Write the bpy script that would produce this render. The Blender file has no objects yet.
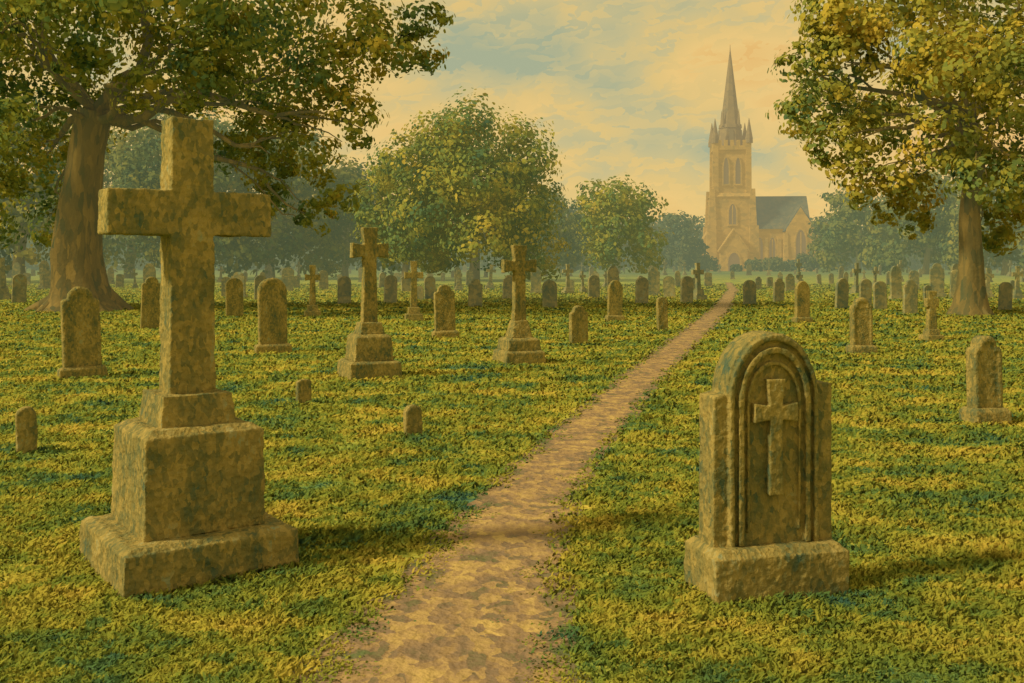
import bpy, bmesh, math, random
import numpy as np
from mathutils import Vector, noise as mnoise

random.seed(7)
rng = np.random.default_rng(11)
scene = bpy.context.scene
col = scene.collection

EYE = 1.8
F = 995.0
HZ = 262.0
def ground(u, v):
    """image pixel coordinates -> ground coordinates in metres"""
    d = F * EYE / (v - HZ)
    return ((u - 512.0) / F * d, d)
def at(u, v, d):  # image pixel coordinates projected out to a chosen depth
    return Vector(((u - 512.0) / F * d, d, EYE + (HZ - v) / F * d))

# ------------------------------------------------------------------ materials
def N(nt, t, **kw):
    n = nt.nodes.new(t)
    for k, v in kw.items():
        setattr(n, k, v)
    return n

def dab_material(name, cols, patch=0.4, dab=3.0, stretch=(1, 1, 1), w=(0.5, 0.4, 0.0), rough=0.9,
                 bump=0.0, bump_scale=20.0, translucent=0.0, gain=1.0, upmix=0.0, haze_glow=None, detail=4.0):
    """brush-dab mottling: large noise patches + small random cells + per-face tone -> colour ramp"""
    m = bpy.data.materials.new(name)
    m.use_nodes = True
    nt = m.node_tree
    nt.nodes.clear()
    L = nt.links.new
    out = N(nt, 'ShaderNodeOutputMaterial')
    geo = N(nt, 'ShaderNodeNewGeometry')
    mp = N(nt, 'ShaderNodeMapping')
    mp.inputs['Scale'].default_value = stretch
    L(geo.outputs['Position'], mp.inputs['Vector'])
    nz = N(nt, 'ShaderNodeTexNoise')
    nz.inputs['Scale'].default_value = patch
    nz.inputs['Detail'].default_value = detail
    nz.inputs['Roughness'].default_value = 0.65
    L(mp.outputs[0], nz.inputs['Vector'])
    dn = N(nt, 'ShaderNodeTexNoise')
    dn.inputs['Scale'].default_value = dab * 0.8
    dn.inputs['Detail'].default_value = 3.0
    L(mp.outputs[0], dn.inputs['Vector'])
    sc = N(nt, 'ShaderNodeVectorMath', operation='SCALE')
    sc.inputs['Scale'].default_value = 1.3 / dab
    L(dn.outputs['Color'], sc.inputs[0])
    ad = N(nt, 'ShaderNodeVectorMath', operation='ADD')
    L(mp.outputs[0], ad.inputs[0]); L(sc.outputs[0], ad.inputs[1])
    vo = N(nt, 'ShaderNodeTexVoronoi')
    vo.inputs['Scale'].default_value = dab
    L(ad.outputs[0], vo.inputs['Vector'])
    sp = N(nt, 'ShaderNodeSeparateColor')
    L(vo.outputs['Color'], sp.inputs[0])
    mr = N(nt, 'ShaderNodeMapRange')
    mr.inputs['From Min'].default_value = 0.3
    mr.inputs['From Max'].default_value = 0.7
    L(nz.outputs['Fac'], mr.inputs['Value'])
    a = N(nt, 'ShaderNodeMath', operation='MULTIPLY'); a.inputs[1].default_value = w[0]
    L(mr.outputs[0], a.inputs[0])
    b = N(nt, 'ShaderNodeMath', operation='MULTIPLY_ADD'); b.inputs[1].default_value = w[1]
    L(sp.outputs[0], b.inputs[0]); L(a.outputs[0], b.inputs[2])
    at_ = N(nt, 'ShaderNodeAttribute'); at_.attribute_name = 'tone'
    c = N(nt, 'ShaderNodeMath', operation='MULTIPLY_ADD'); c.inputs[1].default_value = w[2]
    L(at_.outputs['Fac'], c.inputs[0]); L(b.outputs[0], c.inputs[2])
    rp = N(nt, 'ShaderNodeValToRGB')
    el = rp.color_ramp.elements
    while len(el) < len(cols):
        el.new(0.5)
    for e, (p, cc) in zip(el, cols):
        e.position = p
        e.color = (cc[0]*gain, cc[1]*gain, cc[2]*gain, 1)
    L(c.outputs[0], rp.inputs[0])
    color = rp.outputs[0]
    bs = N(nt, 'ShaderNodeBsdfPrincipled')
    bs.inputs['Roughness'].default_value = rough
    bs.inputs['Specular IOR Level'].default_value = 0.1
    L(color, bs.inputs['Base Color'])
    nrm = None
    if bump > 0:
        bn = N(nt, 'ShaderNodeTexNoise')
        bn.inputs['Scale'].default_value = bump_scale
        bn.inputs['Detail'].default_value = 6
        L(geo.outputs['Position'], bn.inputs['Vector'])
        s2 = N(nt, 'ShaderNodeMath', operation='MULTIPLY_ADD')
        s2.inputs[1].default_value = 0.3
        L(vo.outputs['Distance'], s2.inputs[0]); L(bn.outputs['Fac'], s2.inputs[2])
        bp = N(nt, 'ShaderNodeBump')
        bp.inputs['Strength'].default_value = bump
        bp.inputs['Distance'].default_value = 0.03
        L(s2.outputs[0], bp.inputs['Height'])
        nrm = bp.outputs[0]
    if upmix > 0:
        v1 = N(nt, 'ShaderNodeVectorMath', operation='SCALE'); v1.inputs['Scale'].default_value = 1 - upmix
        L(geo.outputs['Normal'], v1.inputs[0])
        v2 = N(nt, 'ShaderNodeVectorMath', operation='ADD'); v2.inputs[1].default_value = (0, 0, upmix)
        L(v1.outputs[0], v2.inputs[0])
        v3 = N(nt, 'ShaderNodeVectorMath', operation='NORMALIZE'); L(v2.outputs[0], v3.inputs[0])
        nrm = v3.outputs[0]
    if nrm: L(nrm, bs.inputs['Normal'])
    sh = bs.outputs[0]
    if translucent > 0:
        tr = N(nt, 'ShaderNodeBsdfTranslucent')
        L(color, tr.inputs['Color'])
        mx = N(nt, 'ShaderNodeMixShader'); mx.inputs[0].default_value = translucent
        L(sh, mx.inputs[1]); L(tr.outputs[0], mx.inputs[2])
        sh = mx.outputs[0]
    if haze_glow:
        # mist painted as glow in the surface, growing with depth (depends on place in the world only)
        hc, y0, y1, fmax = haze_glow
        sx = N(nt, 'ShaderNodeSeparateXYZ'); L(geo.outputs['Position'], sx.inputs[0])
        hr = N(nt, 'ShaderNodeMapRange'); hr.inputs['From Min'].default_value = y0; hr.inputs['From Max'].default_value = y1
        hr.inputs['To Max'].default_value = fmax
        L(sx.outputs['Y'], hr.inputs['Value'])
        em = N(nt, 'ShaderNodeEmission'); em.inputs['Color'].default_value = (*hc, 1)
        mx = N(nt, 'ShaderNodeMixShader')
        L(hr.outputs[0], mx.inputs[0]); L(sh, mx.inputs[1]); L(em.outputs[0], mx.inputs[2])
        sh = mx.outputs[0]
    L(sh, out.inputs['Surface'])
    return m

MIST_GLOW = ((0.27, 0.285, 0.13), 20, 190, 0.64)  # painted mist: glow colour, depth range, strongest share
GMIST_GLOW = ((0.21, 0.25, 0.11), 40, 150, 0.85)  # same painted mist for grass and ground, darker glow
STONE = dab_material('weathered_stone', [(0.04, (0.06, 0.115, 0.095)), (0.28, (0.14, 0.15, 0.07)),
                     (0.50, (0.235, 0.205, 0.078)), (0.74, (0.36, 0.285, 0.10)), (0.97, (0.25, 0.30, 0.20))],
                     patch=4.5, dab=42, stretch=(1, 1, 0.55), w=(0.62, 0.38, 0), bump=0.55, bump_scale=34, detail=7)
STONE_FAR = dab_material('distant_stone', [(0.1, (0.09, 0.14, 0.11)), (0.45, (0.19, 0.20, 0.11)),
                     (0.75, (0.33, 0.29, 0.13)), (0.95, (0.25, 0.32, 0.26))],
                     patch=1.2, dab=8, w=(0.6, 0.4, 0), bump=0.4, bump_scale=12, haze_glow=((0.27, 0.285, 0.15), 18, 180, 0.55))  # far stones glow slightly with depth to imitate haze
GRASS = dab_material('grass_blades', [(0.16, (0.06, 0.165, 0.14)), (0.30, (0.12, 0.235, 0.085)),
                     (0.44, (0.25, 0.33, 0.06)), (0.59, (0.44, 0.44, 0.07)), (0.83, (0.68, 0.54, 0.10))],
                     patch=1.15, dab=9.0, stretch=(0.8, 1, 1), w=(0.66, 0.24, 0.10), translucent=0.25, upmix=0.88, haze_glow=GMIST_GLOW, detail=6)
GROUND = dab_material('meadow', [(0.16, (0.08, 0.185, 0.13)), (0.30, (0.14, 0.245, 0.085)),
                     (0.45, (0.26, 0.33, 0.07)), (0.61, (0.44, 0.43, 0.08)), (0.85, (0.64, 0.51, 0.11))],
                     patch=1.15, dab=4.0, stretch=(0.8, 1, 1), w=(0.72, 0.28, 0), bump=0.4, bump_scale=10, haze_glow=GMIST_GLOW, detail=6)
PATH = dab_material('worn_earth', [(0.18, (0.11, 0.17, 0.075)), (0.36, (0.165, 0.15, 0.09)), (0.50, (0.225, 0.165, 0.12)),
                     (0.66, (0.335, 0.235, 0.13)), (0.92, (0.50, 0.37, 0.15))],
                     patch=4.0, dab=14, stretch=(1, 0.8, 1), w=(0.46, 0.36, 0.22), bump=0.8, bump_scale=20, haze_glow=MIST_GLOW, detail=7)
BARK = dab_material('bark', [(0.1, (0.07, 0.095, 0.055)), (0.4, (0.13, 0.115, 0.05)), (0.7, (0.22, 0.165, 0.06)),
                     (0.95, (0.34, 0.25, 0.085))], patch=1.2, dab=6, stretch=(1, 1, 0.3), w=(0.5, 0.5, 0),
                     bump=1.0, bump_scale=7, haze_glow=MIST_GLOW)
LEAFC = [(0.10, (0.055, 0.135, 0.11)), (0.34, (0.115, 0.19, 0.065)), (0.57, (0.25, 0.275, 0.048)), (0.86, (0.52, 0.41, 0.07))]
LEAF_OAK = dab_material('oak_leaves', LEAFC, patch=0.45, dab=1.8, w=(0.56, 0.12, 0.32), translucent=0.45, upmix=0.5, gain=1.4)
LEAF_GOLD = dab_material('golden_leaves', [(0.10, (0.07, 0.155, 0.10)), (0.34, (0.16, 0.22, 0.065)),
                     (0.58, (0.33, 0.31, 0.052)), (0.86, (0.60, 0.44, 0.078))],
                     patch=0.45, dab=1.8, w=(0.56, 0.12, 0.32), translucent=0.42, upmix=0.5, gain=1.3)
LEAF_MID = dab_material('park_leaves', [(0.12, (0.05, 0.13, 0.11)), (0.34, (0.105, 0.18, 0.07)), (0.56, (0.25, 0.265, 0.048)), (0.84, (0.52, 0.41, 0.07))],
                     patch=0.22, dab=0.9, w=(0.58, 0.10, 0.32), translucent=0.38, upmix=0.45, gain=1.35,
                     haze_glow=((0.23, 0.25, 0.095), 35, 220, 0.46))  # haze imitated by emission in the leaves
LEAF_WARM = dab_material('haze_glow_leaves', [(0.12, (0.065, 0.145, 0.125)), (0.37, (0.125, 0.19, 0.09)),
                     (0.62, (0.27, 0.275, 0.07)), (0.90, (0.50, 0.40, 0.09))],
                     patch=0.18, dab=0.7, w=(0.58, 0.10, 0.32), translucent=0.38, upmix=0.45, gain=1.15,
                     haze_glow=((0.21, 0.245, 0.125), 20, 180, 0.52))  # leaves carry a painted haze glow that rises with depth
LEAF_FAR = dab_material('distant_leaves', [(0.05, (0.07, 0.14, 0.125)), (0.4, (0.13, 0.18, 0.105)),  # pale teal ramp has haze baked in; emission adds more
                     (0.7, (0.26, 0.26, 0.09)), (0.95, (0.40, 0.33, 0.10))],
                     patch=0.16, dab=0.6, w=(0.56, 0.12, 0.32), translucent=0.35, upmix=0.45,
                     haze_glow=((0.22, 0.255, 0.14), 30, 230, 0.66))
CMIST_GLOW = ((0.54, 0.395, 0.155), 0, 200, 0.52)  # warm glow mixed into the church stone as painted haze
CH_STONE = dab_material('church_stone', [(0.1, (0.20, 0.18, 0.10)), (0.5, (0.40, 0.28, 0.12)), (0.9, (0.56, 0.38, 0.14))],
                     patch=0.25, dab=1.2, stretch=(1, 1, 1.4), w=(0.5, 0.5, 0), bump=0.3, bump_scale=3, haze_glow=CMIST_GLOW)
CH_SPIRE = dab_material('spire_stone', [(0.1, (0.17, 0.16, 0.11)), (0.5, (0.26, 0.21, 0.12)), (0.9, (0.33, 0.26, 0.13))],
                     patch=0.25, dab=1.4, w=(0.5, 0.5, 0), haze_glow=((0.42, 0.34, 0.18), 0, 200, 0.50))
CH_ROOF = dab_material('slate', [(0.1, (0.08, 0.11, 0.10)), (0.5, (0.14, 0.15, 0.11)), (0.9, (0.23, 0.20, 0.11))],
                     patch=0.3, dab=1.6, w=(0.5, 0.5, 0), haze_glow=((0.30, 0.30, 0.18), 0, 200, 0.55))
CH_DARK = dab_material('dark_glass', [(0.1, (0.08, 0.075, 0.05)), (0.9, (0.13, 0.11, 0.06))], rough=0.5, haze_glow=((0.42, 0.33, 0.16), 0, 200, 0.66))
CH_DOOR = dab_material('door_wood', [(0.1, (0.09, 0.07, 0.03)), (0.9, (0.14, 0.10, 0.04))], haze_glow=((0.42, 0.33, 0.16), 0, 200, 0.66))
HILL = dab_material('far_hill', [(0.1, (0.10, 0.14, 0.11)), (0.9, (0.18, 0.19, 0.11))], patch=0.03, dab=0.1,
                    haze_glow=((0.30, 0.31, 0.17), 0, 400, 0.8))  # hill paled by emission standing in for haze

# ------------------------------------------------------------------ object helpers
def obj_from(name, verts, faces, mat, parent=None, smooth=False):
    me = bpy.data.meshes.new(name)
    me.from_pydata([tuple(v) for v in verts], [], faces)
    me.validate(); me.update()
    if mat: me.materials.append(mat)
    if smooth:
        for p in me.polygons: p.use_smooth = True
    o = bpy.data.objects.new(name, me)
    col.objects.link(o)
    if parent: o.parent = parent
    return o

def np_mesh(name, V, k, mat, tone, parent=None):
    n = len(V) // k
    me = bpy.data.meshes.new(name)
    me.vertices.add(n * k)
    me.vertices.foreach_set('co', V.astype(np.float32).ravel())
    me.loops.add(n * k)
    me.loops.foreach_set('vertex_index', np.arange(n * k, dtype=np.int32))
    me.polygons.add(n)
    me.polygons.foreach_set('loop_start', np.arange(0, n * k, k, dtype=np.int32))
    a = me.attributes.new('tone', 'FLOAT', 'FACE')
    a.data.foreach_set('value', tone.astype(np.float32))
    me.materials.append(mat)
    me.update(calc_edges=True)
    o = bpy.data.objects.new(name, me)
    col.objects.link(o)
    if parent: o.parent = parent
    return o

def empty(name, loc, yaw=0.0):
    e = bpy.data.objects.new(name, None)
    e.empty_display_size = 0.3
    e.location = loc
    e.rotation_euler = (0, 0, yaw)
    col.objects.link(e)
    return e

class Geo:
    def __init__(s): s.v = []; s.f = []
    def frustum(s, cx, cy, z0, z1, wx0, wy0, wx1, wy1):
        b = len(s.v)
        for z, wx, wy in ((z0, wx0, wy0), (z1, wx1, wy1)):
            for sx, sy in ((-1, -1), (1, -1), (1, 1), (-1, 1)):
                s.v.append((cx + sx * wx / 2, cy + sy * wy / 2, z))
        s.f += [(b, b+3, b+2, b+1), (b+4, b+5, b+6, b+7), (b, b+1, b+5, b+4), (b+1, b+2, b+6, b+5),
                (b+2, b+3, b+7, b+6), (b+3, b, b+4, b+7)]
        return s
    def box(s, x0, x1, y0, y1, z0, z1):
        return s.frustum((x0+x1)/2, (y0+y1)/2, z0, z1, x1-x0, y1-y0, x1-x0, y1-y0)
    def prism(s, pts, y0, y1):
        b = len(s.v); n = len(pts)
        for x, z in pts: s.v.append((x, y0, z))
        for x, z in pts: s.v.append((x, y1, z))
        s.f.append(tuple(range(b, b + n)))
        s.f.append(tuple(range(b + 2*n - 1, b + n - 1, -1)))
        for i in range(n):
            j = (i + 1) % n
            s.f.append((b + j, b + i, b + n + i, b + n + j))
        return s
    def ring(s, outer, inner, y0, y1):
        b = len(s.v); n = len(outer)
        for x, z in outer: s.v.append((x, y0, z))
        for x, z in inner: s.v.append((x, y0, z))
        for x, z in outer: s.v.append((x, y1, z))
        for x, z in inner: s.v.append((x, y1, z))
        for i in range(n - 1):
            j = i + 1
            s.f.append((b+i, b+j, b+n+j, b+n+i))
            s.f.append((b+2*n+j, b+2*n+i, b+3*n+i, b+3*n+j))
            s.f.append((b+j, b+i, b+2*n+i, b+2*n+j))
            s.f.append((b+n+i, b+n+j, b+3*n+j, b+3*n+i))
        s.f.append((b, b+n, b+3*n, b+2*n))
        e = n - 1
        s.f.append((b+e, b+2*n+e, b+3*n+e, b+n+e))
        return s
    def cone(s, cx, cy, z0, z1, r0, r1, n=8, rot=0.0):
        b = len(s.v)
        for z, r in ((z0, r0), (z1, r1)):
            for i in range(n):
                a = rot + 2*math.pi*i/n
                s.v.append((cx + r*math.cos(a), cy + r*math.sin(a), z))
        s.f.append(tuple(range(b + n - 1, b - 1, -1)))
        s.f.append(tuple(range(b + n, b + 2*n)))
        for i in range(n):
            j = (i+1) % n
            s.f.append((b+i, b+j, b+n+j, b+n+i))
        return s
    def obj(s, name, mat, parent=None, smooth=False):
        return obj_from(name, s.v, s.f, mat, parent, smooth)

TEX = bpy.data.textures.new('stone_wear', 'CLOUDS'); TEX.noise_scale = 0.12; TEX.noise_depth = 2
TEX2 = bpy.data.textures.new('stone_grain', 'CLOUDS'); TEX2.noise_scale = 0.03; TEX2.noise_depth = 2
def weather(o, voxel=0.012, s1=0.012, s2=0.006):
    r = o.modifiers.new('remesh', 'REMESH'); r.mode = 'VOXEL'; r.voxel_size = voxel; r.use_smooth_shade = True
    for t, s in ((TEX, s1), (TEX2, s2)):
        d = o.modifiers.new('wear', 'DISPLACE'); d.texture = t; d.strength = s; d.mid_level = 0.5
        d.texture_coords = 'GLOBAL'
def soften(o, w=0.015):
    b = o.modifiers.new('bevel', 'BEVEL'); b.width = w; b.segments = 2; b.limit_method = 'ANGLE'

def arch(hw, z0, spring, rise, n=20, p=0.92):
    pts = [(hw, z0), (hw, spring)]
    for i in range(1, n):
        t = math.pi * i / n
        pts.append((hw * math.cos(t), spring + rise * math.sin(t) ** p))
    pts += [(-hw, spring), (-hw, z0)]
    return pts

# ------------------------------------------------------------------ monuments
def y_near(loc): return loc[1] < 9
def cross_monument(name, loc, yaw, tiers, shaft, z_arm, arm_len, arm_t, top, fine, label, mat=STONE, flare=0.0,
                   group=None, tilt=0.0):
    e = empty(name, (loc[0], loc[1], 0), yaw)
    e.rotation_euler = (tilt, tilt * 0.6, yaw)
    for (pn, z0, z1, w0, w1) in tiers:
        g = Geo().frustum(0, 0, z0, z1, w0, w0, w1, w1)
        if pn == 'pedestal' and fine:
            g = Geo().frustum(0, 0, z0, z1 - 0.035, w0, w0, w1, w1)
            g.frustum(0, 0, z1 - 0.04, z1, w1 - 0.005, w1 - 0.005, w1 - 0.11, w1 - 0.11)
        if pn == 'plinth' and fine:
            g = Geo().frustum(0, 0, z0, z1 - 0.025, w0, w0, w1, w1)
            g.frustum(0, 0, z1 - 0.03, z1, w1 - 0.005, w1 - 0.005, w1 - 0.10, w1 - 0.10)
        o = g.obj(pn, mat, e)
        if fine: weather(o, 0.008 if y_near(loc) else 0.016, 0.018, 0.008)
        else: soften(o)
    zb = tiers[-1][2] - 0.02
    w0, w1 = shaft
    h = arm_t / 2
    g = Geo()
    k = 1 + flare
    if flare:
        pts = [(w0/2, zb), (w1/2, z_arm - h), (arm_len/2, z_arm - h*k), (arm_len/2, z_arm + h*k), (w1/2, z_arm + h),
               (w1/2*k, top), (-w1/2*k, top), (-w1/2, z_arm + h), (-arm_len/2, z_arm + h*k), (-arm_len/2, z_arm - h*k),
               (-w1/2, z_arm - h), (-w0/2, zb)]
    else:
        pts = [(w0/2, zb), (w1/2, z_arm - h), (arm_len/2, z_arm - h), (arm_len/2, z_arm + h), (w1/2, z_arm + h),
               (w1/2*0.96, top), (-w1/2*0.96, top), (-w1/2, z_arm + h), (-arm_len/2, z_arm + h), (-arm_len/2, z_arm - h),
               (-w1/2, z_arm - h), (-w0/2, zb)]
    dep = w1 * 0.86
    g.prism(pts, -dep/2, dep/2)
    o = g.obj('cross', mat, e)
    if fine: weather(o, 0.008 if y_near(loc) else 0.016, 0.018, 0.008)
    else: soften(o)
    e['label'] = label; e['category'] = 'stone cross'
    if group: e['group'] = group
    return e

cross_monument('cross_monument', (-1.95, 5.98), math.radians(36),
    [('plinth', -0.05, 0.25, 1.0, 0.99), ('pedestal', 0.245, 0.85, 0.70, 0.68), ('step', 0.84, 1.025, 0.45, 0.40)],
    (0.275, 0.255), 2.09, 0.97, 0.26, 2.65, True,
    'tall weathered stone cross on a stepped pedestal beside the path')

hs = empty('headstone', (1.40, 5.50, 0), math.radians(14))
hs['label'] = 'arched headstone with carved cross and mouldings on a base'
hs['category'] = 'gravestone'
g = Geo().frustum(0, 0, -0.05, 0.235, 0.79, 0.41, 0.785, 0.405).frustum(0, 0, 0.23, 0.27, 0.78, 0.40, 0.71, 0.32)
weather(g.obj('base', STONE, hs), 0.008, 0.014, 0.007)
g = Geo()
sh = [(0.362, 0.24), (0.362, 1.13), (0.275, 1.14)] + [(x, z) for x, z in arch(0.27, 1.08, 1.09, 0.325, 24, 1.0)[1:-1]] + \
     [(-0.275, 1.085), (-0.345, 1.075), (-0.350, 0.24)]
g.prism(sh, -0.080, 0.11)
g.ring(arch(0.264, 0.24, 1.05, 0.355, 28, 1.0), arch(0.238, 0.24, 1.05, 0.322, 28, 1.0), -0.110, -0.03)
g.ring(arch(0.212, 0.27, 1.05, 0.288, 28, 1.05), arch(0.184, 0.27, 1.05, 0.255, 28, 1.05), -0.114, -0.03)
g.ring(arch(0.160, 0.34, 1.04, 0.222, 28, 1.05), arch(0.145, 0.34, 1.04, 0.200, 28, 1.05), -0.102, -0.03)
weather(g.obj('slab', STONE, hs), 0.0062, 0.012, 0.006)
g = Geo()
zc, a, b = 0.985, 0.036, 0.128
pts = [(a*1.15, 0.54), (a, zc-a), (b, zc-a*1.45), (b, zc+a*1.45), (a, zc+a), (a*1.45, 1.165), (-a*1.45, 1.165), (-a, zc+a),
       (-b, zc+a*1.45), (-b, zc-a*1.45), (-a, zc-a), (-a*1.15, 0.54)]
g.prism(pts, -0.128, -0.06)
weather(g.obj('carved_cross', STONE, hs), 0.005, 0.006, 0.004)

gc = 'stone crosses across the churchyard'
x, y = ground(365, 380)
cross_monument('cross_monument', (x, y + 0.45), math.radians(24),
    [('plinth', -0.03, 0.27, 0.84, 0.80), ('pedestal', 0.26, 0.68, 0.62, 0.56), ('step', 0.67, 0.86, 0.40, 0.32)],
    (0.24, 0.19), 1.98, 0.58, 0.18, 2.34, True, 'stone cross with flared arms on three broad steps in the grass', flare=0.3, group=gc)
x, y = ground(519, 365)
cross_monument('cross_monument', (x, y + 0.4), math.radians(20),
    [('plinth', -0.03, 0.24, 0.76, 0.72), ('pedestal', 0.23, 0.46, 0.62, 0.58), ('step', 0.45, 0.76, 0.40, 0.26)],
    (0.23, 0.19), 1.73, 0.62, 0.17, 2.10, True, 'stone cross with flared arms on a double block base', flare=0.4, group=gc)
for (u, v, top, bw, al) in ((311, 317, 265, 0.55, 0.50), (413, 321, 261, 0.55, 0.58), (568, 294, 264, 0.6, 0.65),
                            (935, 341, 291, 0.42, 0.30), (800, 290, 272, 0.5, 0.5), (176, 297, 268, 0.5, 0.5),
                            (458, 291, 270, 0.5, 0.5), (958, 296, 272, 0.5, 0.5), (40, 290, 268, 0.5, 0.5)):
    x, y = ground(u, v)
    H = EYE + (HZ - top) / F * y
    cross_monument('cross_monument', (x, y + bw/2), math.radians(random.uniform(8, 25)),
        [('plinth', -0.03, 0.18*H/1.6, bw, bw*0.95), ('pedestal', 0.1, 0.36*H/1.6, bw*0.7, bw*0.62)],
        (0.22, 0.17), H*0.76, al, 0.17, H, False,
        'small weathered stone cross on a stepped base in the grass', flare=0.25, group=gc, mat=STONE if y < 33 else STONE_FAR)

def headstone_profile(style, w, h):
    hw = w / 2
    if style == 'round':
        return [(hw, 0)] + arch(hw, 0, h - hw*0.9, hw*0.9, 16, 1.0)[1:-1] + [(-hw, 0)]
    if style == 'gothic':
        return [(hw, 0)] + arch(hw, 0, h - hw*1.2, hw*1.2, 16, 1.35)[1:-1] + [(-hw, 0)]
    if style == 'segment':
        return [(hw, 0)] + arch(hw, 0, h - hw*0.4, hw*0.4, 14, 1.0)[1:-1] + [(-hw, 0)]
    r = hw * 0.66
    s = h - r * 0.95
    return [(hw, 0), (hw, s - 0.05), (hw*0.88, s - 0.01), (r, s - 0.005)] + arch(r, 0, s + 0.01, r*0.93, 14, 1.0)[2:-2] + \
           [(-r, s - 0.005), (-hw*0.88, s - 0.01), (-hw, s - 0.05), (-hw, 0)]

def headstone(loc, w, h, t, style, base, yaw, near, label, group, mat=STONE, panel=False):
    zb = 0.16 if base else -0.05
    e = empty('headstone', (loc[0], loc[1], 0), yaw)
    e.rotation_euler = (random.uniform(-0.03, 0.03), random.uniform(-0.035, 0.035), yaw)
    g = Geo()
    pts = [(px, pz + zb) for px, pz in headstone_profile(style, w, h - zb)]
    g.prism(pts, -t/2, t/2)
    if panel:
        inner = [(px*0.76, zb + (pz-zb)*0.9 + 0.02) for px, pz in pts]
        g.ring([(px*0.92, zb + (pz-zb)*0.975) for px, pz in pts], inner, -t/2 - 0.015, -t/2 + 0.02)
    o = g.obj('slab', mat, e)
    if near: weather(o, 0.014, 0.018, 0.008)
    else: soften(o, 0.02)
    if base:
        g = Geo().frustum(0, 0, -0.05, 0.14, w*1.28, t*2.1, w*1.24, t*2.0).frustum(0, 0, 0.135, 0.175, w*1.24, t*2.0, w*1.1, t*1.5)
        o = g.obj('base', mat, e)
        if near: weather(o, 0.014, 0.018, 0.008)
        else: soften(o, 0.02)
    e['label'] = label; e['category'] = 'gravestone'; e['group'] = group
    return e

GH = 'headstones across the churchyard'
listed = [
 (80, 378, 287, 38, 'shoulder', True, True, 'broad shouldered headstone on a block base near the big trunk'),
 (22, 455, 408, 22, 'round', False, False, 'short round-topped headstone sunk in the grass'),
 (149, 329, 277, 20, 'shoulder', False, False, 'upright shouldered headstone in the grass'),
 (18, 303, 274, 14, 'round', False, False, 'round-topped headstone near the big trunk'),
 (234, 317, 278, 18, 'round', False, False, 'round-topped mossy headstone in the grass'),
 (272, 353, 278, 30, 'round', True, True, 'tall round-topped headstone on a low base'),
 (302, 405, 380, 17, 'segment', False, False, 'low stub of a stone marker sunk in the grass'),
 (344, 304, 276, 14, 'round', False, False, 'round-topped mossy headstone in the grass'),
 (445, 338, 285, 22, 'shoulder', True, False, 'shouldered headstone on a narrow base'),
 (412, 438, 406, 20, 'round', False, False, 'short round-topped headstone beside the path'),
 (579, 344, 306, 20, 'shoulder', False, False, 'small shouldered headstone beside the path'),
 (550, 308, 280, 16, 'round', False, False, 'round-topped mossy headstone in the grass'),
 (475, 307, 279, 15, 'shoulder', False, False, 'upright shouldered headstone in the grass'),
 (390, 303, 275, 14, 'round', False, False, 'round-topped mossy headstone in the grass'),
 (615, 321, 280, 16, 'gothic', True, False, 'pointed headstone on a small base'),
 (663, 331, 297, 12, 'round', False, False, 'narrow round-topped headstone beside the path'),
 (642, 304, 277, 14, 'round', False, False, 'round-topped mossy headstone in the grass'),
 (687, 303, 276, 14, 'round', False, False, 'round-topped mossy headstone in the grass'),
 (750, 305, 280, 14, 'round', False, False, 'round-topped mossy headstone in the grass'),
 (779, 302, 278, 12, 'shoulder', False, False, 'upright shouldered headstone in the grass'),
 (803, 323, 281, 16, 'gothic', True, False, 'pointed headstone on a small base'),
 (842, 309, 278, 14, 'gothic', False, False, 'pointed headstone in the grass'),
 (866, 306, 279, 13, 'round', False, False, 'round-topped mossy headstone in the grass'),
 (881, 310, 281, 14, 'round', False, False, 'round-topped mossy headstone in the grass'),
 (911, 314, 280, 15, 'shoulder', False, False, 'upright shouldered headstone in the grass'),
 (863, 354, 298, 23, 'shoulder', True, True, 'shouldered headstone on a narrow base'),
 (989, 424, 337, 35, 'shoulder', True, True, 'worn shouldered headstone on a heavy base'),
 (1006, 311, 282, 14, 'round', False, False, 'round-topped mossy headstone in the grass'),
 (594, 298, 275, 13, 'round', False, False, 'round-topped mossy headstone in the grass'),
 (508, 299, 275, 12, 'shoulder', False, False, 'upright shouldered headstone in the grass'),
 (430, 300, 276, 12, 'round', False, False, 'round-topped mossy headstone in the grass'),
 (260, 300, 275, 13, 'round', False, False, 'round-topped mossy headstone in the grass'),
 (205, 302, 276, 13, 'gothic', False, False, 'pointed headstone in the grass'),
]
spots = []
for (u, v, vt, wp, st, bs, pn, lab) in listed:
    x, y = ground(u, v)
    s = y / F
    H = EYE + (HZ - vt) * s
    near = y < 26
    w_ = wp * s
    t = min(0.16, w_*0.5)
    w_ = (w_ - t*0.3) * 1.02
    yaw = math.radians(random.uniform(14, 26)) + math.atan2(-x, y) * 0.5
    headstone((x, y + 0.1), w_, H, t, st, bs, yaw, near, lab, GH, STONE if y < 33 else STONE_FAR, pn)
    spots.append((u, v))

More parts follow.
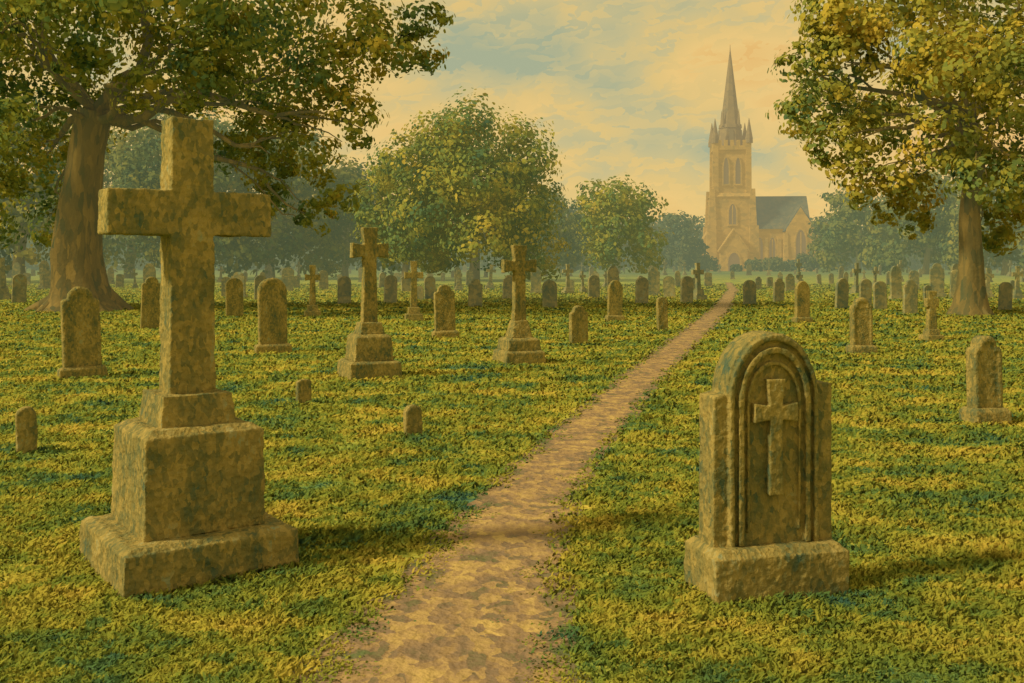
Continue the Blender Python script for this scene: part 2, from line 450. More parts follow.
tmpl = []
for st, w, h in (('round', 0.56, 1.2), ('shoulder', 0.58, 1.3), ('gothic', 0.5, 1.35), ('segment', 0.55, 1.0), ('round', 0.46, 0.95)):
    g = Geo()
    g.prism([(a_, b_ - 0.03) for a_, b_ in headstone_profile(st, w, h)], -0.08, 0.08)
    if st in ('gothic', 'shoulder'):
        g.frustum(0, 0, -0.04, 0.15, w*1.25, 0.36, w*1.2, 0.32)
    me = g.obj('tmp', STONE_FAR)
    tmpl.append((me.data, {'round': 'round-topped mossy headstone in the grass', 'shoulder': 'upright shouldered headstone in the grass',
                 'gothic': 'pointed headstone in the grass', 'segment': 'low wide headstone in the grass'}[st]))
    bpy.data.objects.remove(me)
g = Geo()
g.frustum(0, 0, -0.03, 0.2, 0.55, 0.5, 0.5, 0.45).frustum(0, 0, 0.19, 0.42, 0.38, 0.36, 0.3, 0.3)
g.prism([(0.1, 0.4), (0.08, 1.05), (0.27, 1.03), (0.27, 1.23), (0.08, 1.21), (0.09, 1.5), (-0.09, 1.5), (-0.08, 1.21),
         (-0.27, 1.23), (-0.27, 1.03), (-0.08, 1.05), (-0.1, 0.4)], -0.07, 0.07)
me = g.obj('tmp', STONE_FAR)
CROSSM = me.data
bpy.data.objects.remove(me)

PATHPTS = [(1.2, -0.36, 0.66), (3.2, -0.34, 0.64), (4.3, -0.31, 0.58), (5.3, -0.23, 0.48), (6.3, -0.09, 0.40), (7.5, 0.10, 0.36),
           (10.0, 0.64, 0.34), (13, 1.38, 0.34), (16.6, 2.30, 0.34), (23, 4.0, 0.36), (37, 7.7, 0.38), (64, 14.2, 0.36),
           (85, 18.5, 0.25), (185, 38, 0.1)]
pd = np.array([p[0] for p in PATHPTS]); pxx = np.array([p[1] for p in PATHPTS]); phw = np.array([p[2] for p in PATHPTS])

cnt = 0; tries = 0
while cnt < 175 and tries < 6000:
    tries += 1
    v = 271.5 + 29 * random.random() ** 1.7
    u = random.uniform(-60, 1090)
    if any(abs(u - a_) < 9 and abs(v - b_) < 8 + 6*(v > 290) for a_, b_ in spots): continue
    x, y = ground(u, v)
    if abs(x - np.interp(y, pd, pxx)) < 1.3 and y < 90: continue
    if 30 < y < 45 and (abs(x + 15.7) < 2.8 or abs(x - 15.8) < 1.5): continue
    spots.append((u, v))
    if random.random() < 0.2:
        o = bpy.data.objects.new('cross_monument', CROSSM)
        o['label'] = 'small weathered stone cross on a stepped base in the grass'; o['category'] = 'stone cross'; o['group'] = gc
    else:
        me, lab = random.choice(tmpl)
        o = bpy.data.objects.new('headstone', me)
        o['label'] = lab; o['category'] = 'gravestone'; o['group'] = GH
    o.location = (x, y, 0)
    k = random.uniform(0.65, 1.3)
    o.scale = (k, k, k * random.uniform(0.8, 1.2))
    o.rotation_euler = (random.uniform(-.05, .05), random.uniform(-.08, .08), math.radians(random.uniform(-8, 30)))
    col.objects.link(o)
    cnt += 1

# ------------------------------------------------------------------ ground, path, hill
n = 40
xs = np.linspace(-900, 900, n); ys = np.linspace(-60, 1500, n)
V = [(a_, b_, 0.0) for b_ in ys for a_ in xs]
Fc = [(j*n+i, j*n+i+1, (j+1)*n+i+1, (j+1)*n+i) for j in range(n-1) for i in range(n-1)]
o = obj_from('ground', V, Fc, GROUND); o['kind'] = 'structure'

V = []; Fc = []; edge = []
dd = []
d = 1.2
while d < 88:
    dd.append(d); d += 0.04 + 0.010 * d
m = 17
for i, d in enumerate(dd):
    c_ = np.interp(d, pd, pxx); h_ = np.interp(d, pd, phw) + 0.06
    nl = mnoise.noise(Vector((d*0.8, 0, 3))) * 0.12 + mnoise.noise(Vector((d*3, 5, 3))) * 0.10
    nr = mnoise.noise(Vector((d*0.8, 9, 7))) * 0.12 + mnoise.noise(Vector((d*3, 2, 8))) * 0.10
    for j in range(m):
        t = j / (m - 1)
        V.append((c_ - h_ - nl + t * (2*h_ + nl + nr), d, 0.004))
for i in range(len(dd)-1):
    for j in range(m-1):
        Fc.append((i*m+j, i*m+j+1, (i+1)*m+j+1, (i+1)*m+j))
        tt = (j + 0.5) / (m - 1)
        edge.append(min(1.0, min(tt, 1-tt) * 4.0))
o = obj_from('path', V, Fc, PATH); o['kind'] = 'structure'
at_ = o.data.attributes.new('tone', 'FLOAT', 'FACE'); at_.data.foreach_set('value', np.array(edge, dtype=np.float32))

V = []; Fc = []
nx = 60
for j, (yy, base) in enumerate(((420, 0), (470, 1), (560, 0.6), (700, 0))):
    for i in range(nx):
        xx = -600 + 1200 * i / (nx-1)
        hgt = base * (9 + 5 * mnoise.noise(Vector((xx*0.008, j, 1))))
        V.append((xx, yy, max(hgt, 0) - (0.5 if base == 0 else 0)))
for j in range(3):
    for i in range(nx-1):
        Fc.append((j*nx+i, j*nx+i+1, (j+1)*nx+i+1, (j+1)*nx+i))
o = obj_from('hill', V, Fc, HILL, smooth=True); o['kind'] = 'structure'

# grass tufts
def make_grass(NB):
    e0, e1, pw = 2.6, 80.0, 0.25
    u = rng.random(NB)
    d = (e0**-pw + u * (e1**-pw - e0**-pw)) ** (-1/pw)
    x = (rng.random(NB) * 2 - 1) * (0.64 * d + 0.3)
    cx = np.interp(d, pd, pxx); hw = np.interp(d, pd, phw)
    wob = np.array([mnoise.noise(Vector((a_*2.0, b_*2.0, 4))) + 0.7*mnoise.noise(Vector((a_*6.0, b_*6.0, 4))) for a_, b_ in zip(x, d)])
    off = np.abs(x - cx) / hw
    keep = off > (0.88 + 0.60*wob + 0.75 * (rng.random(NB) - 0.5))
    x, d, off = x[keep], d[keep], off[keep]
    nB = len(x)
    sc = (d / 5.0)
    tuft = np.array([mnoise.noise(Vector((a_*2.2, b_*2.2, 0))) for a_, b_ in zip(x, d)])
    h = (0.016 + 0.024 * rng.random(nB)) * sc**0.35 * (1 + 0.8 * tuft)
    h = np.where(off < 1.3, h * np.clip(0.3 + 0.7*(off - 0.6)/0.7, 0.25, 1), h)
    w = 0.013 * sc**0.80 * (0.6 + 0.7 * rng.random(nB))
    ang = rng.normal(0, 0.9, nB)
    lean = rng.normal(0, 0.7, (nB, 2)) * h[:, None] + np.array([0.3, 0]) * h[:, None]
    P = np.stack([x, d, np.zeros(nB)], 1)
    side = np.stack([np.cos(ang), np.sin(ang), np.zeros(nB)], 1) * w[:, None] * 0.5
    mid = P + np.stack([lean[:, 0]*0.5, lean[:, 1]*0.5, h*0.75], 1)
    tip = P + np.stack([lean[:, 0], lean[:, 1], h], 1)
    V = np.empty((nB, 5, 3))
    V[:, 0] = P - side*0.8; V[:, 1] = P + side*0.8; V[:, 2] = mid + side; V[:, 3] = tip; V[:, 4] = mid - side
    tone = np.clip(0.5*rng.random(nB) + 0.35 + 0.5*tuft, 0, 1)
    return np_mesh('grass', V.reshape(-1, 3), 5, GRASS, tone)
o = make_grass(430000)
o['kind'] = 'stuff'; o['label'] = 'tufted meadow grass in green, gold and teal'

# ------------------------------------------------------------------ trees
def tube(V, Fc, pts, rads, k=9, rough=0.12):
    b0 = len(V)
    for i, p in enumerate(pts):
        if i == 0: t = pts[1] - pts[0]
        elif i == len(pts)-1: t = pts[-1] - pts[-2]
        else: t = pts[i+1] - pts[i-1]
        t = t.normalized()
        s = t.cross(Vector((0.1, 1, 0.05))).normalized()
        q = t.cross(s).normalized()
        for j in range(k):
            a_ = 2*math.pi*j/k
            dirv = s*math.cos(a_) + q*math.sin(a_)
            r = rads[i] * (1 + rough * mnoise.noise(dirv*1.7 + p*0.25) * 2)
            V.append(tuple(p + dirv*r))
    for i in range(len(pts)-1):
        for j in range(k):
            j2 = (j+1) % k
            Fc.append((b0+i*k+j, b0+i*k+j2, b0+(i+1)*k+j2, b0+(i+1)*k+j))

def curve_pts(a_, b_, n, wob, sag=0.0):
    L_ = (b_ - a_).length
    out = []
    sd = random.uniform(0, 100)
    for i in range(n+1):
        t = i/n
        p = a_.lerp(b_, t)
        k = math.sin(math.pi*t)
        p = p + Vector((mnoise.noise(Vector((sd, t*2.5, 0))), mnoise.noise(Vector((sd, t*2.5, 9))),
                        mnoise.noise(Vector((sd, t*2.5, 20))))) * wob * L_ * k + Vector((0, 0, sag*L_*k))
        out.append(p)
    return out

def leaves(name, lobes, leaf, dens, mat, parent, origin, clump=0.24, zmin=0.5, zthin=None):
    allV = []; allT = []
    for (c_, r) in lobes:
        c_ = np.array(c_); r = np.array(r if hasattr(r, '__len__') else (r, r, r*0.85))
        rm = r.mean()
        lf = leaf
        if zthin and c_[2] > zthin: lf = leaf * 1.7
        ncl = max(12, int(38 * (rm/3.0)**0.8))
        tot = int(dens * 4*math.pi*rm*rm / (lf*lf*0.55))
        per = max(4, tot // ncl)
        dv = rng.normal(size=(ncl, 3)); dv /= np.linalg.norm(dv, axis=1)[:, None]
        rad = 0.40 + 0.58*rng.random(ncl)**0.6
        cc = c_ + dv * r * rad[:, None]
        ct = rng.random(ncl)
        idx = np.repeat(np.arange(ncl), per)
        g_ = rng.normal(size=(len(idx), 3))
        gl = np.linalg.norm(g_, axis=1)[:, None]
        g_ = g_ / gl * np.minimum(gl, 1.0 + 0.9*rng.random((len(idx), 1)))
        cs = (0.6 + 0.8*rng.random(ncl)) * clump * rm
        off_ = g_ * cs[idx][:, None] * np.array([1, 1, 0.75])
        P = cc[idx] + off_
        out = P - c_; out /= (np.linalg.norm(out, axis=1)[:, None] + 1e-6)
        oc = off_ / (np.linalg.norm(off_, axis=1)[:, None] + 1e-6)
        nrm = out*0.7 + oc*0.6 + rng.normal(size=P.shape)*0.20 + np.array([0, 0, 0.25])
        nrm /= np.linalg.norm(nrm, axis=1)[:, None]
        t1 = np.cross(nrm, rng.normal(size=P.shape)); t1 /= np.linalg.norm(t1, axis=1)[:, None]
        t2 = np.cross(nrm, t1)
        s = lf * (0.40 + 0.8*rng.random(len(P)))[:, None]
        Q = np.empty((len(P), 5, 3))
        j = lambda a_, b_: t1*s*(a_) + t2*s*(b_)
        Q[:, 0] = P + j(0.55, 0.06); Q[:, 1] = P + j(0.15, 0.36); Q[:, 2] = P + j(-0.48, 0.24)
        Q[:, 3] = P + j(-0.45, -0.22); Q[:, 4] = P + j(0.22, -0.36)
        k = P[:, 2] > zmin
        Q = Q[k]
        tone = np.clip(0.92*ct[idx] + 0.08*rng.random(len(P)), 0, 1)[k]
        allV.append(Q); allT.append(tone)
    V = np.concatenate(allV) - np.array(origin)
    T = np.concatenate(allT)
    return np_mesh(name, V.reshape(-1, 3), 5, mat, T, parent)

def hero_tree(base, stem, r0, lobes, leaf, dens, mat, label, nroot=6, twigs=2, limb_r=0.3, cl=0.24, zthin=None, skip=3):
    e = empty('tree', base)
    e['label'] = label; e['category'] = 'tree'
    B = Vector(base)
    V = []; Fc = []
    pts = []; rads = []
    full = [B + Vector((0, 0, -0.2))] + stem
    seg = []
    for i in range(len(full)-1):
        seg += [full[i].lerp(full[i+1], t/4) for t in range(4)]
    seg.append(full[-1])
    H = (full[-1]-full[0]).length
    for p in seg:
        t = (p-full[0]).length / H
        seg_r = r0 * (1.0 - 0.35*t) * (1 + 1.0*math.exp(-t*13))
        pts.append(p - B); rads.append(seg_r)
    tube(V, Fc, pts, rads, 16, 0.16)
    for i in range(nroot):
        a_ = 2*math.pi*i/nroot + random.uniform(-.3, .3)
        rr = r0*random.uniform(1.9, 2.5)
        tube(V, Fc, [Vector((0, 0, r0*1.3)), Vector((math.cos(a_)*r0, math.sin(a_)*r0, r0*0.45)),
                     Vector((math.cos(a_)*rr, math.sin(a_)*rr, -0.12))], [r0*0.5, r0*0.36, r0*0.12], 8)
    fork = stem[-1]
    low = stem[-2].lerp(stem[-1], 0.55)
    for li, (c_, r) in enumerate(lobes):
        if li % skip == skip - 1: continue
        c_ = Vector(c_)
        st = fork if (c_.z > fork.z + 1) else low
        st = st.lerp(fork, random.uniform(0.0, 0.9))
        P = curve_pts(st, c_, 9, 0.18, 0.06)
        rr0 = limb_r * random.uniform(0.5, 1.25)
        tube(V, Fc, [p - B for p in P], [rr0*(1-0.88*i/9) for i in range(10)], 8)
        for k in range(twigs):
            s = P[random.randint(4, 8)]
            tgt = c_ + Vector((random.gauss(0, 1), random.gauss(0, 1), random.gauss(0.2, 0.8))).normalized() * (r*0.7)
            Q = curve_pts(s, tgt, 5, 0.2, 0.03)
            tube(V, Fc, [p - B for p in Q], [rr0*0.3*(1-0.8*i/5) for i in range(6)], 5)
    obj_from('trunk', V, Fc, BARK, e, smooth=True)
    leaves('crown', lobes, leaf, dens, mat, e, base, cl, zthin=zthin)
    return e

D = 37.0; s = D/F
lob = []
for (u, v, r, dy) in ((20, 40, 85, 0), (100, 15, 80, -2), (190, 20, 75, 1), (270, 12, 70, -1), (345, 25, 55, 1), (392, 42, 40, 0),
                      (40, 95, 55, 3), (215, 75, 48, -1), (275, 95, 52, 2), (330, 75, 45, 0), (300, 140, 40, 1), (330, 188, 28, 1),
                      (0, 150, 60, 3), (-80, 80, 110, 0), (-50, -60, 110, 0), (90, -90, 110, 1), (230, -80, 95, -1), (350, -60, 70, 0),
                      (155, 75, 36, 3), (422, 18, 28, 0), (60, 55, 60, -6), (200, -20, 90, -6), (190, 10, 90, 6), (262, 160, 32, 2),
                      (10, 215, 40, 4), (-50, 190, 60, 2), (350, 120, 34, 0), (245, 195, 28, 3), (302, 215, 26, 2), (140, 50, 50, -5),
                      (30, 60, 50, -6), (235, 125, 36, 3), (175, 100, 30, -3), (128, 84, 26, -4), (200, 140, 26, 4), (415, 50, 28, 0),
                      (50, 130, 30, -3)):
    p = at(u, v, D); p.y += dy
    lob.append((p, r*s))
bx, by = (84-512)*s, D
hero_tree((bx, by, 0), [at(78, 255, D), at(80, 200, D), at(86, 150, D), at(96, 112, D)], 0.92, lob, 0.21, 0.78, LEAF_OAK,
          'massive old tree with flared trunk and spreading limbs over the graves', limb_r=0.20, cl=0.25, zthin=12.0, skip=2)

D = 34.0; s = D/F
lob = []
for (u, v, r, dy) in ((845, 62, 52, 0), (818, 100, 36, 1), (905, 40, 62, -1), (968, 28, 68, 1), (1022, 60, 72, 0), (880, 122, 46, 1),
                      (840, 145, 36, 0), (935, 140, 46, -1), (1005, 140, 58, 2), (1070, 100, 90, 0), (892, 175, 34, 0), (850, 5, 58, 0),
                      (920, -60, 85, 0), (1030, -60, 90, 0), (1070, 190, 48, 0), (950, 85, 52, 4), (905, 90, 46, -4), (1015, 195, 38, 0),
                      (860, 185, 28, 0), (806, 66, 28, 0), (925, 195, 32, 1), (865, 90, 50, 5), (980, 100, 60, -4), (1005, 232, 26, 1),
                      (945, 185, 32, -3), (985, 185, 32, -3), (900, 210, 22, 1), (830, 30, 40, 0), (1020, 240, 22, 2), (940, 222, 18, 2)):
    p = at(u, v, D); p.y += dy
    lob.append((p, r*s))
hero_tree(((970-512)*s, D, 0), [at(972, 260, D), at(970, 215, D), at(974, 165, D), at(966, 120, D)], 0.42, lob, 0.20, 0.78, LEAF_GOLD,
          'tall golden-green tree with a slender trunk beside the graves', limb_r=0.14, cl=0.25, zthin=11.5)

def mid_tree(u, D, vtop, wpx, mat, leaf, dens, label, group=None, low=0.16, name='tree', cat='tree'):
    s = D/F
    H = EYE + (HZ - vtop)*s
    W = wpx*s
    bx = (u-512)*s
    base = (bx, D, 0)
    e = empty(name, base)
    e['label'] = label; e['category'] = cat
    if group: e['group'] = group
    lobes = []
    nl = 18
    z0 = H*low
    for i in range(nl):
        t = (i + 0.5)/nl
        z = z0 + (H-z0)*(0.12 + 0.70*t)
        env = math.sin(math.pi*min(1, 0.34 + 0.48*t))**0.6
        a_ = i*2.4 + random.uniform(-.4, .4)
        rr = W*0.5*env*random.uniform(0.50, 0.76)
        r = W*random.uniform(0.18, 0.24)*(1 - 0.12*t)
        if name == 'bush': r = min(r, H*0.4)
        lobes.append((Vector((bx + math.cos(a_)*rr, D + math.sin(a_)*rr*0.8, z)), r))
    lobes.append((Vector((bx, D, H*0.45)), min(W*0.30, H*0.4)))
    lobes.append((Vector((bx, D, H*0.78)), min(W*0.24, H*0.3)))
    V = []; Fc = []
    B = Vector(base)
    r0 = max(0.1, H*0.026)
    pts = curve_pts(Vector((0, 0, -0.2)), Vector((W*0.03, 0, H*0.5)), 6, 0.05)
    tube(V, Fc, pts, [r0*1.5, r0*1.05, r0, r0*.9, r0*.8, r0*.7, r0*.5], 8)
    for (c_, r) in lobes[:10]:
        P = curve_pts(pts[random.randint(3, 5)], c_ - B, 5, 0.12)
        tube(V, Fc, P, [r0*0.4*(1-0.75*i/5) for i in range(6)], 5)
    obj_from('trunk', V, Fc, BARK, e, smooth=True)
    leaves('crown', lobes, leaf, dens, mat, e, base, 0.24, zmin=0.1)
    return e

GT = 'trees bordering the churchyard'
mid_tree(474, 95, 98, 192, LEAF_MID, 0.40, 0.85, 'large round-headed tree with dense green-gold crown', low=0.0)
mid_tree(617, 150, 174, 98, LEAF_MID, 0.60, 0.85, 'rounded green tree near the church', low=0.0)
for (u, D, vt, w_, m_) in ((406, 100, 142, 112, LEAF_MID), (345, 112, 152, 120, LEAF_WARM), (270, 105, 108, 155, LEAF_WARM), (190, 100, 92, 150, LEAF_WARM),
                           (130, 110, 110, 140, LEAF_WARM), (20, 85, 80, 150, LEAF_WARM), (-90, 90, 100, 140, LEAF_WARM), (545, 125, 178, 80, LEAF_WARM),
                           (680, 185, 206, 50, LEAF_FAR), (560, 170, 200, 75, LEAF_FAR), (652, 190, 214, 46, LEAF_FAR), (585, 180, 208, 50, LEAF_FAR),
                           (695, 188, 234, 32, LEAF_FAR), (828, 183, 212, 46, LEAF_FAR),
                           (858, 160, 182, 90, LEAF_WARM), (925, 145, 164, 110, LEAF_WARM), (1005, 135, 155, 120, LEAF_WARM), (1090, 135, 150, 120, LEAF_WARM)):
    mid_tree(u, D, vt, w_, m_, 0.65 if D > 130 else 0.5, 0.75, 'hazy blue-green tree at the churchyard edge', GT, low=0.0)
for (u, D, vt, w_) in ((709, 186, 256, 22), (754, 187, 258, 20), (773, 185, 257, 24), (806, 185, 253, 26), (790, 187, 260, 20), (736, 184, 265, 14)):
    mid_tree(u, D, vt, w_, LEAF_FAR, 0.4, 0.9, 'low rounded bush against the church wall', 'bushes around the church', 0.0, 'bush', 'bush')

lobes = []
for row, (yy, hh) in enumerate(((214, 9.0), (232, 13.0))):
    xx = -150
    while xx < 160:
        if not (yy < 225 and 34 < xx < 64):
            H = hh * (1 + 0.35*mnoise.noise(Vector((xx*0.05, row*7, 0))))
            lobes.append((Vector((xx, yy + random.uniform(-4, 4), H*0.62)), H*0.40))
            lobes.append((Vector((xx + 2, yy - 1 + random.uniform(-3, 3), H*0.22)), H*0.32))
        xx += 4.6
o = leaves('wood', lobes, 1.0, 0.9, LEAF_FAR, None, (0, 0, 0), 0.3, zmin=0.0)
o['kind'] = 'stuff'; o['label'] = 'far-off hazy belt of woodland behind the graves'

# ------------------------------------------------------------------ church
CX, CY = (730-512)/F*200, 200.0
ch = empty('church', (CX, CY, 0), math.radians(-6))
ch['label'] = 'stone church with tall spire, pinnacled tower and slate roof'
ch['category'] = 'church'
g = Geo()
g.frustum(0, 0, -0.3, 2.0, 9.6, 9.6, 9.2, 9.2).frustum(0, 0, 1.9, 14.8, 8.4, 8.4, 8.0, 8.0)
g.frustum(0, 0, 14.7, 15.4, 8.6, 8.6, 7.4, 7.4).frustum(0, 0, 15.3, 24.2, 6.5, 6.5, 6.2, 6.2)
g.frustum(0, 0, 24.0, 24.8, 7.2, 7.2, 7.2, 7.2)
for sx in (-1, 1):
    for sy in (-1, 1):
        g.frustum(sx*4.1, sy*4.1, -0.3, 9, 2.0, 2.0, 1.7, 1.7).frustum(sx*3.9, sy*3.9, 8.9, 16.2, 1.5, 1.5, 0.9, 0.9)
        g.frustum(sx*3.2, sy*3.2, 15, 25.4, 1.1, 1.1, 1.0, 1.0)
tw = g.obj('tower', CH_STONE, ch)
g = Geo()
for i in range(5):
    q = -2.4 + i*1.2
    for (a_, b_) in ((q, -3.4), (q, 3.4)):
        g.box(a_-0.35, a_+0.35, b_-0.18, b_+0.18, 24.75, 25.9)
    for (a_, b_) in ((-3.4, q), (3.4, q)):
        g.box(a_-0.18, a_+0.18, b_-0.35, b_+0.35, 24.75, 25.9)
g.obj('parapet', CH_STONE, tw)
for sx in (-1, 1):
    for sy in (-1, 1):
        Geo().cone(sx*3.3, sy*3.3, 25.3, 26.2, 0.75, 0.7, 8).cone(sx*3.3, sy*3.3, 26.15, 30.2, 0.74, 0.04, 8).obj('pinnacle', CH_SPIRE, tw)
sp = Geo().cone(0, 0, 24.7, 28.8, 2.5, 2.2, 8, math.pi/8).cone(0, 0, 28.6, 29.3, 2.4, 2.3, 8, math.pi/8).cone(0, 0, 29.2, 44.6, 2.0, 0.06, 8, math.pi/8)
sp.cone(0, 0, 44.4, 45.4, 0.08, 0.04, 6)
for k in range(4):
    a_ = math.pi/2*k + math.pi/4
    sp.cone(2.15*math.cos(a_), 2.15*math.sin(a_), 28.9, 32.4, 0.36, 0.03, 6)
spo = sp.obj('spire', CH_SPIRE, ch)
for k in range(4):
    a_ = math.pi/2*k
    o = Geo().prism(arch(0.42, -1.3, 0.5, 0.9, 10, 1.3), -0.12, 0.12).obj('lancet_window', CH_DARK, spo)
    o.location = (2.2*math.sin(a_), -2.2*math.cos(a_), 26.9); o.rotation_euler = (0, 0, a_)
def window(parent, x, y, z, hw, h, yaw, nm='window', mullion=True):
    f = Geo().ring(arch(hw+0.28, 0, h*0.6, h*0.4+0.35, 12, 1.25), arch(hw, 0, h*0.6, h*0.4, 12, 1.25), -0.22, 0.05)
    f.box(-hw-0.35, hw+0.35, -0.3, 0.05, -0.28, 0.0)
    if mullion: f.box(-0.09, 0.09, -0.14, 0.0, 0.0, h*0.93)
    fo = Geo().prism(arch(hw-0.01, 0.0, h*0.6, h*0.4, 12, 1.25), -0.06, 0.04).obj(nm, CH_DARK, parent)
    fo.location = (x, y, z); fo.rotation_euler = (0, 0, yaw)
    f.obj('frame', CH_STONE, fo)
    return fo
for a_ in (0, math.pi/2, -math.pi/2):
    for dx in (-1.15, 1.15):
        X = dx*math.cos(a_) + 3.26*math.sin(a_); Y = dx*math.sin(a_) - 3.26*math.cos(a_)
        window(tw, X, Y, 17.2, 0.5, 5.2, a_, 'belfry_window', False)
    window(tw, 4.13*math.sin(a_), -4.13*math.cos(a_), 9.2, 0.7, 4.0, a_)
p = Geo().prism([(2.6, -0.2), (2.6, 4.2), (0, 8.0), (-2.6, 4.2), (-2.6, -0.2)], -6.6, -4.2).obj('porch', CH_STONE, ch)
d_ = Geo().prism(arch(1.1, 0, 2.0, 1.6, 12, 1.3), -6.68, -6.55).obj('door', CH_DOOR, p)
Geo().ring(arch(1.45, 0, 2.0, 2.05, 12, 1.3), arch(1.12, 0, 2.0, 1.62, 12, 1.3), -6.85, -6.55).obj('frame', CH_STONE, d_)
g = Geo()
for sg in (-1, 1):
    g.prism([(0, 8.05), (0, 8.35), (sg*3.0, 4.0), (sg*2.95, 3.75)][::sg], -6.9, -4.1)
g.obj('porch_roof', CH_STONE, p)
g = Geo().prism([(-4.4, -0.2), (-4.4, 8.2), (-6.6, 4.6), (-6.6, -0.2)][::-1], -2.6, 4.0)
g.obj('aisle', CH_STONE, ch)
na = Geo().box(4.3, 14.9, -3.8, 5.4, -0.3, 8.6)
for bxx in (6.4, 9.0):
    na.frustum(bxx, -4.1, -0.3, 6.6, 0.8, 1.2, 0.7, 0.6)
nave = na.obj('nave', CH_STONE, ch)
for wx in (5.3, 7.7):
    window(nave, wx, -3.86, 2.2, 0.6, 4.4, 0)
r = Geo()
r.v = [(4.2, -4.3, 8.3), (15.1, -4.3, 8.3), (15.1, 5.9, 8.3), (4.2, 5.9, 8.3), (4.2, 0.8, 15.0), (15.1, 0.8, 15.0)]
r.f = [(0, 1, 5, 4), (2, 3, 4, 5), (1, 2, 5), (3, 0, 4), (0, 3, 2, 1)]
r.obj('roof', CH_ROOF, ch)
t = Geo().prism([(15.4, -0.3), (15.4, 8.2), (12.7, 12.4), (10.0, 8.2), (10.0, -0.3)], -6.4, -3.0)
for bxx in (9.9, 15.5):
    t.frustum(bxx, -6.2, -0.3, 7.4, 0.9, 1.4, 0.7, 0.8)
tr = t.obj('transept', CH_STONE, ch)
window(tr, 12.7, -6.45, 2.4, 0.95, 5.6, 0)
g = Geo()
g.v = [(15.8, -6.2, 7.8), (12.7, -6.2, 12.65), (12.7, 1.0, 12.65), (15.8, 1.0, 7.8), (9.6, -6.2, 7.8), (9.6, 1.0, 7.8)]
g.f = [(0, 1, 2, 3)[::-1], (4, 1, 2, 5)]
o = g.obj('transept_roof', CH_ROOF, tr)
so = o.modifiers.new('thick', 'SOLIDIFY'); so.thickness = 0.25

# ------------------------------------------------------------------ light and sky
el = math.radians(38)
sdir = Vector((-0.95*math.cos(el), -0.30*math.cos(el), math.sin(el))).normalized()
sl = bpy.data.lights.new('sun', 'SUN'); sl.energy = 3.8; sl.angle = math.radians(7); sl.color = (1.0, 0.81, 0.44)
so = bpy.data.objects.new('sun', sl); col.objects.link(so)
so.rotation_euler = (-sdir).to_track_quat('-Z', 'Y').to_euler()
so.location = sdir * 60

w = bpy.data.worlds.new('World'); scene.world = w; w.use_nodes = True
nt = w.node_tree; nt.nodes.clear(); L = nt.links.new
out = N(nt, 'ShaderNodeOutputWorld')
sky = N(nt, 'ShaderNodeTexSky'); sky.sky_type = 'NISHITA'; sky.sun_disc = False
sky.sun_elevation = el; sky.sun_rotation = math.atan2(sdir.x, sdir.y)
b1 = N(nt, 'ShaderNodeBackground'); b1.inputs['Strength'].default_value = 0.12
L(sky.outputs[0], b1.inputs['Color'])
tc = N(nt, 'ShaderNodeTexCoord')
mp = N(nt, 'ShaderNodeMapping'); mp.inputs['Scale'].default_value = (1, 1, 1.7); mp.inputs['Rotation'].default_value = (0, 0.3, 0)
mp.inputs['Location'].default_value = (0.35, 0.2, 0.1)
L(tc.outputs['Generated'], mp.inputs['Vector'])
def noi(scale, det=4, rough=0.6):
    n_ = N(nt, 'ShaderNodeTexNoise'); n_.inputs['Scale'].default_value = scale; n_.inputs['Detail'].default_value = det
    n_.inputs['Roughness'].default_value = rough
    L(mp.outputs[0], n_.inputs['Vector']); return n_
n1 = noi(6.5, 2, 0.5)
dn = noi(24, 3)
sc = N(nt, 'ShaderNodeVectorMath', operation='SCALE'); sc.inputs['Scale'].default_value = 0.07
L(dn.outputs['Color'], sc.inputs[0])
ad = N(nt, 'ShaderNodeVectorMath', operation='ADD'); L(mp.outputs[0], ad.inputs[0]); L(sc.outputs[0], ad.inputs[1])
vo = N(nt, 'ShaderNodeTexVoronoi'); vo.inputs['Scale'].default_value = 75
mp2 = N(nt, 'ShaderNodeMapping'); mp2.inputs['Scale'].default_value = (0.6, 0.6, 1.3)
L(ad.outputs[0], mp2.inputs['Vector']); L(mp2.outputs[0], vo.inputs['Vector'])
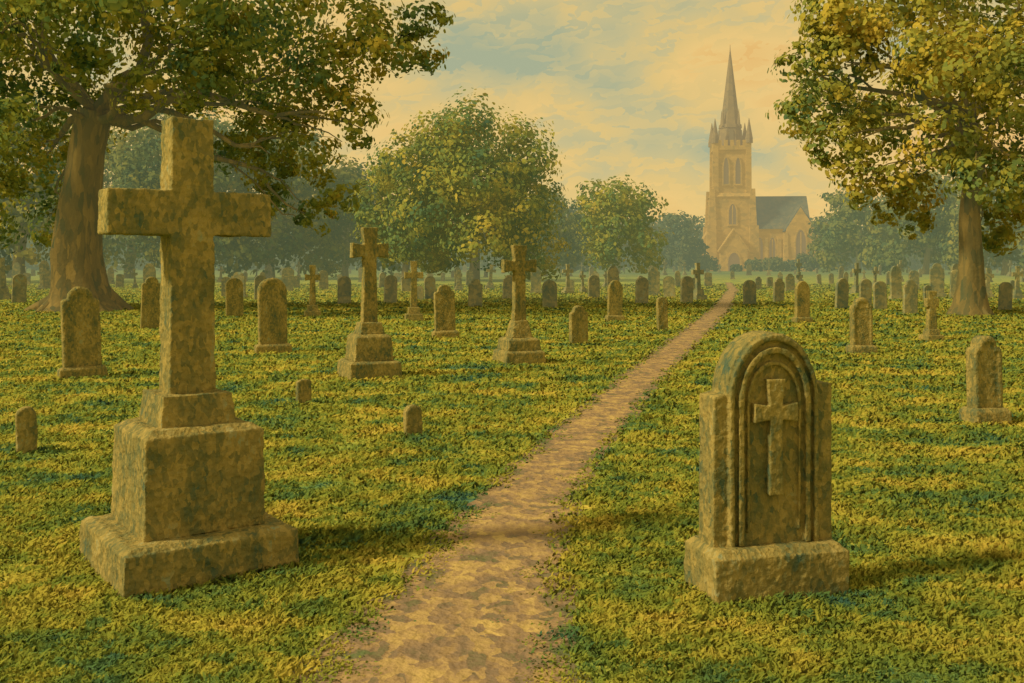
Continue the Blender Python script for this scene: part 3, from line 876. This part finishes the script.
sp_ = N(nt, 'ShaderNodeSeparateColor'); L(vo.outputs['Color'], sp_.inputs[0])
m1 = N(nt, 'ShaderNodeMath', operation='MULTIPLY_ADD'); m1.inputs[1].default_value = 0.11
L(sp_.outputs[0], m1.inputs[0]); L(n1.outputs['Fac'], m1.inputs[2])
# warmer towards the horizon
sz = N(nt, 'ShaderNodeSeparateXYZ'); L(tc.outputs['Generated'], sz.inputs[0])
zr = N(nt, 'ShaderNodeMapRange'); zr.inputs['From Min'].default_value = 0.0; zr.inputs['From Max'].default_value = 0.28
zr.inputs['To Min'].default_value = 0.14; zr.inputs['To Max'].default_value = -0.025
L(sz.outputs['Z'], zr.inputs['Value'])
m2 = N(nt, 'ShaderNodeMath', operation='ADD'); L(m1.outputs[0], m2.inputs[0]); L(zr.outputs[0], m2.inputs[1])
rp = N(nt, 'ShaderNodeValToRGB'); e_ = rp.color_ramp.elements
stops = [(0.36, (0.41, 0.45, 0.28)), (0.48, (0.62, 0.53, 0.25)), (0.58, (0.79, 0.57, 0.205)), (0.68, (0.88, 0.60, 0.205)), (0.80, (0.84, 0.51, 0.155))]
while len(e_) < len(stops): e_.new(0.5)
for q, (p_, c_) in zip(e_, stops): q.position = p_; q.color = (*c_, 1)
L(m2.outputs[0], rp.inputs[0])
b2 = N(nt, 'ShaderNodeBackground'); b2.inputs['Strength'].default_value = 0.96
L(rp.outputs[0], b2.inputs['Color'])
mx = N(nt, 'ShaderNodeMixShader'); mx.inputs[0].default_value = 0.96
L(b1.outputs[0], mx.inputs[1]); L(b2.outputs[0], mx.inputs[2]); L(mx.outputs[0], out.inputs['Surface'])

# ------------------------------------------------------------------ camera
cd = bpy.data.cameras.new('camera'); cd.lens = 35; cd.sensor_width = 36; cd.shift_y = -79.5/1024
cd.clip_end = 3000
cam = bpy.data.objects.new('camera', cd); cam.location = (0, 0, EYE); cam.rotation_euler = (math.pi/2, 0, 0)
col.objects.link(cam); scene.camera = cam
scene.view_settings.view_transform = 'Standard'
scene.view_settings.look = 'None'
scene.view_settings.exposure = 0
